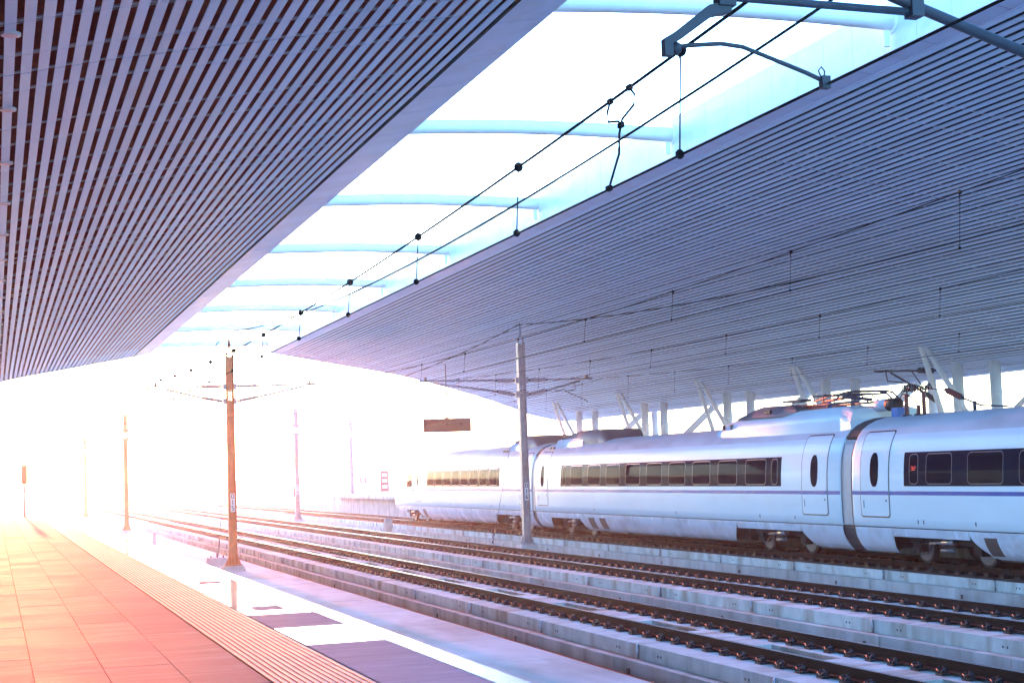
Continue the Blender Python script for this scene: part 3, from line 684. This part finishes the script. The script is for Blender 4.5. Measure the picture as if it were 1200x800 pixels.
NB, NE = 84.6, 94.6                       # nose begins / ends
def nose(y):
    if y <= NB: return 0.0
    return min(1.0, (y - NB) / (NE - NB))
def section(y, x, zv):
    """map a profile point (half width x, height z) to its place at station y of the front car"""
    t = nose(y)
    if t <= 0: return x, zv
    fw = max(0.02, 1 - t ** 3.2) ** .55; top = 1 - .52 * t ** 2.3
    zz = .3 + (zv - .3) * (top if zv > 1.4 else 1 - (1 - top) * max(0, (zv - .3) / 1.1))
    return x * (0.12 + .88 * fw), zz
def surf(y, zv):
    x, zz = section(y, hw0(zv), zv); return x, zz
def patch(name, parent, y0, y1, z0, z1, off, m, rows=None, corner=0.0, ell=False, thick=.012, side=-1):
    """panel that follows the flank of the car; near side only"""
    if rows is None: rows = max(2, int((z1 - z0) / .12) + 1)
    if corner or ell: rows = max(rows, 14)
    zs = [z0 + (z1 - z0) * i / rows for i in range(rows + 1)]
    if corner: zs = sorted(set(zs + [z0 + corner * k for k in (.08, .25, .5, .75, 1)] + [z1 - corner * k for k in (.08, .25, .5, .75, 1)]))
    cy, hy = (y0 + y1) / 2, (y1 - y0) / 2
    ncol = max(1, int((y1 - y0) / .5)) if (y1 > NB) else 1
    vs = []; n = len(zs)
    for lay in (0, 1):
        for zv in zs:
            h = hy
            if ell:
                k = (zv - (z0 + z1) / 2) / ((z1 - z0) / 2); p = 2.6; h = hy * max(.05, (1 - abs(k) ** p)) ** (1 / p)
            elif corner:
                d = min(zv - z0, z1 - zv)
                if d < corner: h = hy - corner + math.sqrt(max(0, corner ** 2 - (corner - d) ** 2))
            for j in range(ncol + 1):
                y = cy - h + 2 * h * j / ncol; x, zz = surf(y, zv)
                vs.append((side * (x + off - (thick if lay else 0)), y - TY, zz))
    w = ncol + 1; b = MB(); fs = []
    for i in range(n - 1):
        for j in range(ncol): fs.append((i * w + j, (i + 1) * w + j, (i + 1) * w + j + 1, i * w + j + 1))
    o = n * w
    for i in range(n - 1):
        fs.append((i * w, o + i * w, o + (i + 1) * w, (i + 1) * w)); fs.append((i * w + ncol, (i + 1) * w + ncol, o + (i + 1) * w + ncol, o + i * w + ncol))
    for j in range(ncol):
        fs.append((j, j + 1, o + j + 1, o + j)); q_ = (n - 1) * w; fs.append((q_ + j, o + q_ + j, o + q_ + j + 1, q_ + j + 1))
    b.add(vs, fs, 0, False); 
    return b.build(name, m, parent)
def car_body(y0, y1, label):
    b = MB()
    ring = [(-x, zv) for x, zv in BD] + [(x, zv) for x, zv in reversed(BD[:-1])]
    ys = [y0 + .02, y0 + .06, y0 + .12]
    ys += [y0 + .12 + (min(y1, NB) - .12 - y0 - .12) * k / 12 for k in range(1, 13)]
    if y1 > NB: ys += [NB + (NE - NB) * k / 28 for k in range(1, 29)]
    else: ys += [y1 - .06, y1 - .02]
    ys = sorted(set(ys)); vs = []; n = len(ring)
    for y in ys:
        e_ = min(y - y0, (y1 - y) if y1 <= NB else 9)
        k = 1 - .012 * max(0, (.12 - e_) / .12) ** 2
        for x, zv in ring:
            sx, sz = section(y, abs(x), zv); vs.append((math.copysign(sx, x) * k, y - TY, sz))
    fs = []; mi = []
    for i in range(len(ys) - 1):
        for j in range(n - 1):
            fs.append((i * n + j, (i + 1) * n + j, (i + 1) * n + j + 1, i * n + j + 1))
            mi.append(1 if 9 <= j < n - 10 else 0)
        fs.append((i * n + n - 1, (i + 1) * n + n - 1, (i + 1) * n, i * n)); mi.append(0)
    b.add(vs, fs, 0, True); b.m = mi
    o = len(vs) - n
    b.f += [tuple(range(n)), tuple(o + j for j in range(n - 1, -1, -1))]; b.m += [0, 0]; b.sm += [False, False]
    ob = b.build('car_body', ['train', 'train_roof'], TR); ob['label'] = label
    return ob
def skirt(parent, ys, zs0=.27, zs1=.935, slant0=0, slant1=0):
    """panel between stations with slanted lower corners; slant>0 pulls the low end inwards"""
    y0, y1 = ys; pts = [p for p in SK if zs0 - 1e-6 <= p[1] <= zs1 + 1e-6]
    if pts[0][1] > zs0 + .01: pts = [(hw0(zs0), zs0)] + pts
    vs = []
    for lay in (0, .03):
        for x, zv in pts:
            f = ((zs1 - zv) / (zs1 - zs0)) ** 1.6
            for y in (y0 + .006 + slant0 * f, y1 - .006 - slant1 * f):
                sx, sz = section(y, x, zv); vs.append((-(sx - lay), y - TY, sz))
    n = len(pts); fs = []
    for i in range(n - 1): fs.append((i * 2, i * 2 + 2, i * 2 + 3, i * 2 + 1))
    nf = len(fs); o = 2 * n
    for i in range(n - 1): fs += [(i * 2, o + i * 2, o + i * 2 + 2, i * 2 + 2), (i * 2 + 1, i * 2 + 3, o + i * 2 + 3, o + i * 2 + 1)]
    fs += [(0, 1, o + 1, o), (2 * n - 2, o + 2 * n - 2, o + 2 * n - 1, 2 * n - 1)]
    b = MB().add(vs, fs, 0, False)
    return b.build('skirt_panel', 'skirt', parent)
def far_skirt(parent, y0, y1):
    b = MB().add([(x, y, zv) for y in (y0 - TY, y1 - TY) for x, zv in SK], [(i, i + 1, len(SK) + i + 1, len(SK) + i) for i in range(len(SK) - 1)], 0, True)
    b.build('skirt_panel', 'skirt', parent)
def bogie(yc):
    g = bpy.data.objects.new('bogie', None); COL.objects.link(g); g.parent = TR; g.location = (0, yc - TY, 0)
    for s in (-1, 1):
        MB().box(s * 1.0 - .09, s * 1.0 + .09, -1.75, 1.75, .52, .70).build('side_frame', 'bogie', g)
        for dy in (-1.35, 1.35):
            wh = MB().tube([(s * .70, dy, .43), (s * .835, dy, .43)], [.43, .425], 28); wh.tube([(s * .835, dy, .43), (s * .845, dy, .43)], .36, 24, 1); wh.tube([(s * .80, dy, .43), (s * .90, dy, .43)], .12, 14, 1)
            wh.build('wheel', ['bogie', 'roof_grey'], g)
            MB().box(s * 1.0 - .12, s * 1.0 + .13, dy - .16, dy + .16, .30, .58).build('axle_box', 'bogie', g)
            MB().tube([(s * 1.05, dy - .3, .55), (s * 1.05, dy - .3, .86)], .10, 12).build('spring', 'bogie', g)
    MB().box(-1.1, 1.1, -.35, .35, .45, .75).build('bolster', 'bogie', g)
    MB().tube([(-1.27, -.62, .63), (-1.27, -.12, .60)], .075, 12).build('damper', 'steel', g)
    MB().tube([(-1.27, -.12, .60), (-1.27, .5, .56)], .035, 8).build('damper_rod', 'steel', g)
    MB().tube([(-1.25, -.55, .42), (-1.25, 0, .40)], .055, 10).build('brake_cylinder', 'roof_grey', g)
    MB().tube([(-1.2, .5, .5), (-1.25, .65, .3), (-1.25, .85, .27), (-1.2, 1.0, .45)], .018, 6).build('hose', 'rubber', g)
    for dy in (-1.35, 1.35): MB().tube([(-.7, dy, .43), (.7, dy, .43)], .085, 10).build('axle', 'bogie', g)
    return g
def door(parent, y0, y1):
    patch('door_seal', parent, y0 - .035, y1 + .035, 1.20, 3.50, .006, 'seal', corner=.1)
    d = patch('door', parent, y0, y1, 1.235, 3.465, .012, 'train', corner=.08)
    c = (y0 + y1) / 2
    patch('door_window', d, c - .21, c + .21, 2.02, 2.92, .017, 'glass', ell=True)
    patch('door_stripe', d, y0 + .004, y1 - .004, 1.80, 1.90, .0145, 'stripe')
    patch('door_button', d, y0 + .1, y0 + .14, 1.62, 1.68, .02, 'seal'); patch('door_handle', d, y1 - .16, y1 - .13, 1.45, 1.65, .02, 'wframe')
    return d
def window_band(parent, y0, y1, panes, z0=2.03, z1=2.90):
    b_ = patch('window_band', parent, y0, y1, z0, z1, .004, 'band', corner=.03)
    for (p0, p1) in panes:
        f = patch('window_pane', b_, p0 - .022, p1 + .022, z0 + .045, z1 - .045, .0075, 'wframe', corner=.13)
        patch('window_pane', b_, p0, p1, z0 + .065, z1 - .065, .0105, 'glass', corner=.11)
    return b_
def stripe(parent, segs):
    for a_, b_ in segs: patch('blue_stripe', parent, a_, b_, 1.80, 1.90, .0035, 'stripe')
def marks(parent, ys):
    for y in ys: patch('lifting_mark', parent, y, y + .05, 1.07, 1.17, .004, 'wframe')
def vent(parent, y0, y1):
    patch('vent_grille', parent, y0 + .07, y1 - .07, .36, .80, .008, 'grille'); patch('vent_frame', parent, y0, y1, .30, .86, .003, 'skirt')

# --- middle car
c2 = car_body(39.25, 65.55, 'white middle car with pantograph on its roof')
window_band(c2, 42.75, 62.2, [(43.0, 43.35)] + [(43.75 + 1.99 * k, 45.1 + 1.99 * k) for k in range(9)] + [(61.6, 61.95)])
door(c2, 40.0, 41.45); door(c2, 63.85, 65.15)
stripe(c2, [(39.3, 39.95), (41.5, 63.8), (65.2, 65.5)])
marks(c2, [44.2, 41.95, 50.5, 58.4])
skirt(c2, (39.3, 41.75), slant1=.55); 
for a_, b_ in ((41.75, 43.4), (43.4, 44.3), (44.3, 45.9)): skirt(c2, (a_, b_), .72)
yy = 45.9; first = True
for w_ in (1.25, 1.25, 1.2, 2.0, 1.2, 1.6, 1.9, 1.3, .9, .9, .9):
    skirt(c2, (yy, yy + w_), slant0=.75 if first else 0, slant1=.55 if yy + w_ > 59.4 else 0); first = False; yy += w_
vent(c2, 57.3, 58.1); vent(c2, 58.5, 59.3)
for a_, b_ in ((60.3, 61.4), (61.4, 62.5), (62.5, 63.6)): skirt(c2, (a_, b_), .72)
skirt(c2, (63.6, 65.5), slant0=.55); far_skirt(c2, 39.3, 65.5)
bogie(43.85); bogie(61.9)
# --- near car (runs out of the frame)
c3 = car_body(12.6, 38.65, 'white car at the right running out of the picture')
window_band(c3, 15.5, 36.0, [(35.35, 35.72), (33.85, 34.95)] + [(31.75 - 2.05 * k, 33.15 - 2.05 * k) for k in range(8)])
door(c3, 36.75, 38.15); stripe(c3, [(38.2, 38.6), (12.7, 36.7)])
marks(c3, [35.4, 32.9, 35.15])
skirt(c3, (36.7, 38.6), slant0=.3)
for a_, b_ in ((36.0, 36.7), (34.4, 36.0), (33.3, 34.4)): skirt(c3, (a_, b_), .72)
skirt(c3, (32.5, 33.3), slant1=.75); vent(c3, 32.1, 32.75); yy = 32.5
for w_ in (1.8, 1.6, 1.9, 2.0, 1.8, 2.4): skirt(c3, (yy - w_, yy)); yy -= w_
far_skirt(c3, 12.7, 38.6)
bogie(35.0)
ld = patch('led_display', c3, 35.42, 35.66, 2.42, 2.56, .0135, 'band')
for i in range(6):
    for j in range(3):
        if (i * 3 + j * 5) % 4: patch('led_dot', ld, 35.44 + .036 * i, 35.44 + .036 * i + .02, 2.435 + .04 * j, 2.435 + .04 * j + .018, .0155, 'led', rows=1, thick=.003)
# --- front car with the nose
c1 = car_body(65.95, 94.6, 'white front car with a rounded nose')
window_band(c1, 70.6, 83.7, [(71.0 + 1.6 * k, 72.25 + 1.6 * k) for k in range(8)])
patch('cab_window', c1, 86.9, 88.2, 2.05, 2.86, .006, 'glass', corner=.12); patch('cab_window', c1, 88.5, 90.3, 2.05, 2.8, .006, 'glass', corner=.2)
d1 = patch('door_seal', c1, 84.95, 86.3, 1.2, 3.2, .006, 'seal', corner=.1); dd = patch('door', c1, 84.98, 86.27, 1.225, 3.17, .012, 'train', corner=.08); patch('door_window', dd, 85.45, 85.8, 2.05, 2.85, .017, 'glass', ell=True)
door(c1, 66.35, 67.7)
stripe(c1, [(66.0, 66.3), (67.75, 84.9), (86.35, 91.8)])
marks(c1, [70, 72, 77.5, 79])
skirt(c1, (66.0, 68.0), slant1=.55)
for a_, b_ in ((68.0, 69.6), (69.6, 71.3)): skirt(c1, (a_, b_), .72)
yy = 71.3; first = True
for w_ in (1.8, 1.5, 1.7, 1.6, 1.9, 1.6, 1.4, 1.3): skirt(c1, (yy, yy + w_), slant0=.75 if first else 0); yy += w_; first = False
skirt(c1, (yy, 85.9), slant1=.6)
for a_, b_ in ((85.9, 87.6), (87.6, 89.6)): skirt(c1, (a_, b_), .72)
skirt(c1, (89.6, 91.0), slant0=.4, slant1=0.3); far_skirt(c1, 66, 86)
vent(c1, 84.1, 84.9); bogie(69.8); bogie(88.0)
MB().tube([(-1.2, 89.4 - TY, .62), (-1.32, 89.0 - TY, .62)], .09, 12).build('head_lamp', 'lamp', c1)
text('CRH', 'lettering', .62, c1, (-1.50, 77.0 - TY, 3.17), (PI / 2 - .32, 0, -PI / 2), 'grey_ink', .004)
text('016A', 'lettering', .3, c1, (-1.64, 90.0 - TY, 1.45), (PI / 2, 0, -PI / 2), 'grey_ink', .004)
# --- gangways
for ya, yb in ((38.65, 39.25), (65.55, 65.95)):
    g = bpy.data.objects.new('gangway', None); COL.objects.link(g); g.parent = TR; g.location = (0, (ya + yb) / 2 - TY, 0)
    L = (yb - ya) / 2 + .03
    ring = [(-x * .983, zv) for x, zv in BD] + [(x * .983, zv) for x, zv in reversed(BD[:-1])]
    lowr = [p for p in ring if p[1] < 3.3]
    MB().prism([(x, min(zv, 3.3)) for x, zv in ring if True], -L, L, smooth=False).build('gangway_cover', 'gap_grey', g)
    hood = [(-1.36 * .985, 3.33)] + [(-x * .985, zv) for x, zv in BD if zv > 3.34] + [(x * .985, zv) for x, zv in reversed(BD[:-1]) if zv > 3.34] + [(1.36 * .985, 3.33)]
    MB().prism(hood, -L - .02, L + .02).build('gangway_hood', 'rubber', g)
    low = [(-x * .97, zv) for x, zv in reversed(SK)] + [(x * .97, zv) for x, zv in SK]
    MB().prism(low[::-1], -L - .01, L + .01).build('lower_bellows', 'rubber', g)
    for s in (-1, 1): patch('edge_seal', g, (ya + yb) / 2 + s * L * .8 - .012, (ya + yb) / 2 + s * L * .8 + .012, 1.0, 3.2, -.012, 'wframe').location = (0, TY - (ya + yb) / 2, 0)
# underframe, dark
for ya, yb in ((12.7, 38.6), (39.3, 65.5), (66.0, 90)):
    MB().box(-1.25, 1.25, ya - TY, yb - TY, .74, .953).build('underframe', 'bogie', TR)
for ya, yb in ((45.9, 59.8), (71.4, 85.5), (16, 32.8)):
    MB().box(-1.15, 1.15, ya - TY, yb - TY, .3, .74).build('equipment_box', 'bogie', TR)
# --- roof fairing with pantograph
def loft(parent, name, secs, m, mats=None):
    b = MB(); n = len(secs[0][1])
    for y, ring in secs: b.v += [(x, y - TY, zv) for x, zv in ring]
    for i in range(len(secs) - 1):
        for j in range(n - 1):
            b.f.append((i * n + j, i * n + j + 1, (i + 1) * n + j + 1, (i + 1) * n + j)); b.m.append(0); b.sm.append(True)
    b.f += [tuple(range(n)), tuple((len(secs) - 1) * n + j for j in range(n - 1, -1, -1))]; b.m += [0, 0]; b.sm += [False, False]
    return b.build(name, m, parent)
def fair_ring(hw, zt, zb, k=.22):
    return [(-hw, zb), (-hw, zb + (zt - zb) * .45), (-hw + k * .5, zt - .05), (-hw + k * 1.3, zt), (hw - k * 1.3, zt), (hw - k * .5, zt - .05), (hw, zb + (zt - zb) * .45), (hw, zb)]
rf = loft(c2, 'roof_fairing', [(39.35, fair_ring(1.16, 4.18, 3.5)), (39.9, fair_ring(1.22, 4.27, 3.48)), (43.2, fair_ring(1.22, 4.25, 3.48)), (46.3, fair_ring(1.2, 4.22, 3.48)), (47.6, fair_ring(1.14, 4.05, 3.5)), (48.6, fair_ring(1.0, 3.8, 3.52))], 'train')
loft(rf, 'fairing_front', [(42.6, [(-1.12, 4.20), (-1.06, 4.28), (-.9, 4.3), (.9, 4.3), (1.06, 4.28), (1.12, 4.2)]), (43.4, [(-1.19, 4.13), (-1.1, 4.40), (-.8, 4.47), (.8, 4.47), (1.1, 4.4), (1.19, 4.13)]), (45.2, [(-1.19, 4.15), (-1.08, 4.42), (-.8, 4.5), (.8, 4.5), (1.08, 4.42), (1.19, 4.15)]), (46.6, [(-1.16, 4.14), (-1.0, 4.2), (-.7, 4.24), (.7, 4.24), (1.0, 4.2), (1.16, 4.14)])], 'roof_grey')
MB().box(-1.2, -1.13, 44.1 - TY, 44.5 - TY, 4.26, 4.36).build('inlet', 'seal', rf)
for y in (46.9, 47.5): MB().box(-1.16, -1.08, y - TY, y + .08 - TY, 3.85, 4.0).build('slot', 'seal', rf)
pg = bpy.data.objects.new('pantograph', None); COL.objects.link(pg); pg.parent = TR; pg.location = (0, 41.4 - TY, 4.25)
for dx in (-.55, .55):
    MB().tube([(dx, -1.5, .15), (dx, 1.6, .15)], .035, 8).build('base_rail', 'dark_steel', pg)
    for dy in (-1.2, 0.2, 1.3):
        b = MB()
        for k in range(3): b.tube([(dx, dy, .0 + .04 * k), (dx, dy, .02 + .04 * k)], [.07, .05], 10)
        b.build('insulator', 'insul_red', pg)
MB().tube([(0, -1.3, .2), (.1, .2, .34), (0, 1.5, .27)], .05, 8).build('lower_arm', 'dark_steel', pg)
for dx in (-.28, .28): MB().tube([(dx, 1.5, .29), (dx * 1.6, .2, .4), (dx * 2.2, -1.1, .38)], .028, 8).build('upper_arm', 'dark_steel', pg)
for dy in (-1.25, -.9):
    MB().tube([(-.95, dy, .2), (-.75, dy, .40), (-.5, dy, .45), (.5, dy, .45), (.75, dy, .40), (.95, dy, .2)], .03, 8).build('collector_head', 'dark_steel', pg)
MB().box(-.95, -.55, 1.2, 2.3, .28, .36).build('top_plate', 'dark_steel', pg)
for dy in (-.5, .1, .7): MB().tube([(-.75, dy, .17), (-.62, dy + .25, .42), (.62, dy + .25, .42), (.75, dy, .17)], .022, 6).build('hoop', 'dark_steel', pg)
MB().tube([(-.4, .4, .0), (-.4, .4, .22)], .07, 10).build('air_unit', 'blue_plastic', pg)
# gear on the roof of the near car
rg = bpy.data.objects.new('roof_gear', None); COL.objects.link(rg); rg.parent = TR; rg.location = (0, 37.5 - TY, 3.88)
b = MB().tube([(-.3, 1.15, .36), (-.3, 1.75, .36)], .17, 18); b.build('cable_drum', 'train_roof', rg); MB().tube([(-.3, .7, .36), (-.3, 1.16, .36)], [.165, .18], 18).build('drum_end', 'rubber', rg)
for dy, h_ in ((.12, .62), (-.72, .64), (-.45, .28)):
    bb = MB(); n = 10
    pts = [(-.4, dy, 0)]; rs = [.05]
    for k in range(n): pts += [(-.4, dy, h_ * (k + .3) / n), (-.4, dy, h_ * (k + .7) / n)]; rs += [.075, .045]
    bb.tube(pts, rs, 10); bb.tube([(-.4, dy, -.05), (-.4, dy, .04)], .12, 10, 1); bb.build('insulator_post', ['insul_red', 'dark_steel'], rg)
b = MB()
for k in range(16):
    t = k / 15; b.tube([(-.4 + .05 * math.sin(k * 2.1), .35 - 1.3 * t, .66 + .05 * math.sin(k * 1.7)), (-.4, .28 - 1.3 * t, .82 + .05 * math.sin(PI * t * 2)), (-.35, .22 - 1.3 * t, .66)], .022, 6)
b.build('cable_coil', 'rubber', rg)
MB().tube([(-.3, .7, .4), (-.35, .4, .62), (-.38, -.1, .5), (-.4, -.45, .3)], .018, 6).build('cable', 'rubber', rg)
MB().box(-.5, -.25, .45, .75, 0, .25).build('junction_box', 'blue_plastic', rg)
MB().tube([(-.4, -.75, .7), (-.3, -1.6, .62)], .012, 6).build('cable', 'rubber', rg)
insulator(rg, (-.3, -1.6, .62), (-.25, -2.3, .36), .085, 'insul_red')
MB().tube([(-.25, -2.3, .36), (-.2, -3.0, .14), (-.2, -4.1, .06)], .025, 6).build('cable', 'dark_steel', rg)
MB().tube([(-.22, -2.75, .0), (-.22, -2.75, .26)], .05, 8).build('post', 'dark_steel', rg)
# grey air-conditioning humps at the far car joints
for par, yc, L in ((c2, 61.2, 2.4), (c1, 68.6, 1.5)):
    h_ = loft(par, 'roof_hump', [(yc - L, fair_ring(.9, 3.86, 3.6)), (yc - L + .6, fair_ring(1.02, 4.28, 3.6)), (yc + .2 * L, fair_ring(1.02, 4.3, 3.6)), (yc + L, fair_ring(1.05, 4.12, 3.6))], 'roof_grey')
    for k in range(2): MB().box(-1.2, -1.12, yc + L + .5 + .4 * k - TY, yc + L + .7 + .4 * k - TY, 3.58, 3.68).build('slot', 'seal', h_)
    loft(h_, 'hump_side', [(yc - .1 * L, fair_ring(1.08, 4.06, 3.55)), (yc + L * 1.15, fair_ring(1.15, 4.0, 3.5))], 'train')

# ------------------------------------------------------------------ wood beyond the left side of the station (seen in the train windows)
random.seed(11)
tb_ = MB()
for i in range(150):
    cx, cy, r = random.uniform(-52, -38), random.uniform(-40, 420), random.uniform(2.5, 4.5); ht = random.uniform(5, 10)
    tb_.tube([(cx, cy, GZ), (cx + random.uniform(-.6, .6), cy, ht * .6)], [.28, .12], 6, 1)
    for k in range(150):
        d = Vector((random.gauss(0, 1), random.gauss(0, 1), random.gauss(0, 1))).normalized() * r * random.uniform(.55, 1)
        p = Vector((cx, cy, ht * .62)) + Vector((d.x, d.y, d.z * ht * .42 / r)); a1 = Vector((random.gauss(0, 1), random.gauss(0, 1), random.gauss(0, 1))).normalized() * .55; a2 = a1.orthogonal().normalized() * .45
        tb_.add([p - a1, p - a2, p + a1, p + a2], [(0, 1, 2, 3)], 0)
M['leaf'] = mat('foliage', (0.05, 0.085, 0.03), 0.7, var=0.45, scale=0.5, coords='World'); M['bark'] = mat('bark', (0.09, 0.07, 0.05), 0.9)
tag(tb_.build('wood', ['leaf', 'bark']), 'dark green wood beyond the left side of the station', kind='stuff')

# ------------------------------------------------------------------ haze
hz = MB().box(-260, 420, -60, 900, -2.2, 14.0).build('haze', 'void')
hz.data.materials.clear()
hm = bpy.data.materials.new('haze_air'); hm.use_nodes = True; hn = hm.node_tree.nodes; hn.remove(hn['Principled BSDF'])
pvn = hn.new('ShaderNodeVolumePrincipled'); pvn.inputs['Color'].default_value = (0.96, 0.96, 0.97, 1); pvn.inputs['Density'].default_value = HAZE_DENSITY; pvn.inputs['Anisotropy'].default_value = HAZE_G
hm.node_tree.links.new(pvn.outputs['Volume'], hn['Material Output'].inputs['Volume']); hz.data.materials.append(hm)
tag(hz, 'pale bright haze filling the station air', 'haze', kind='stuff')
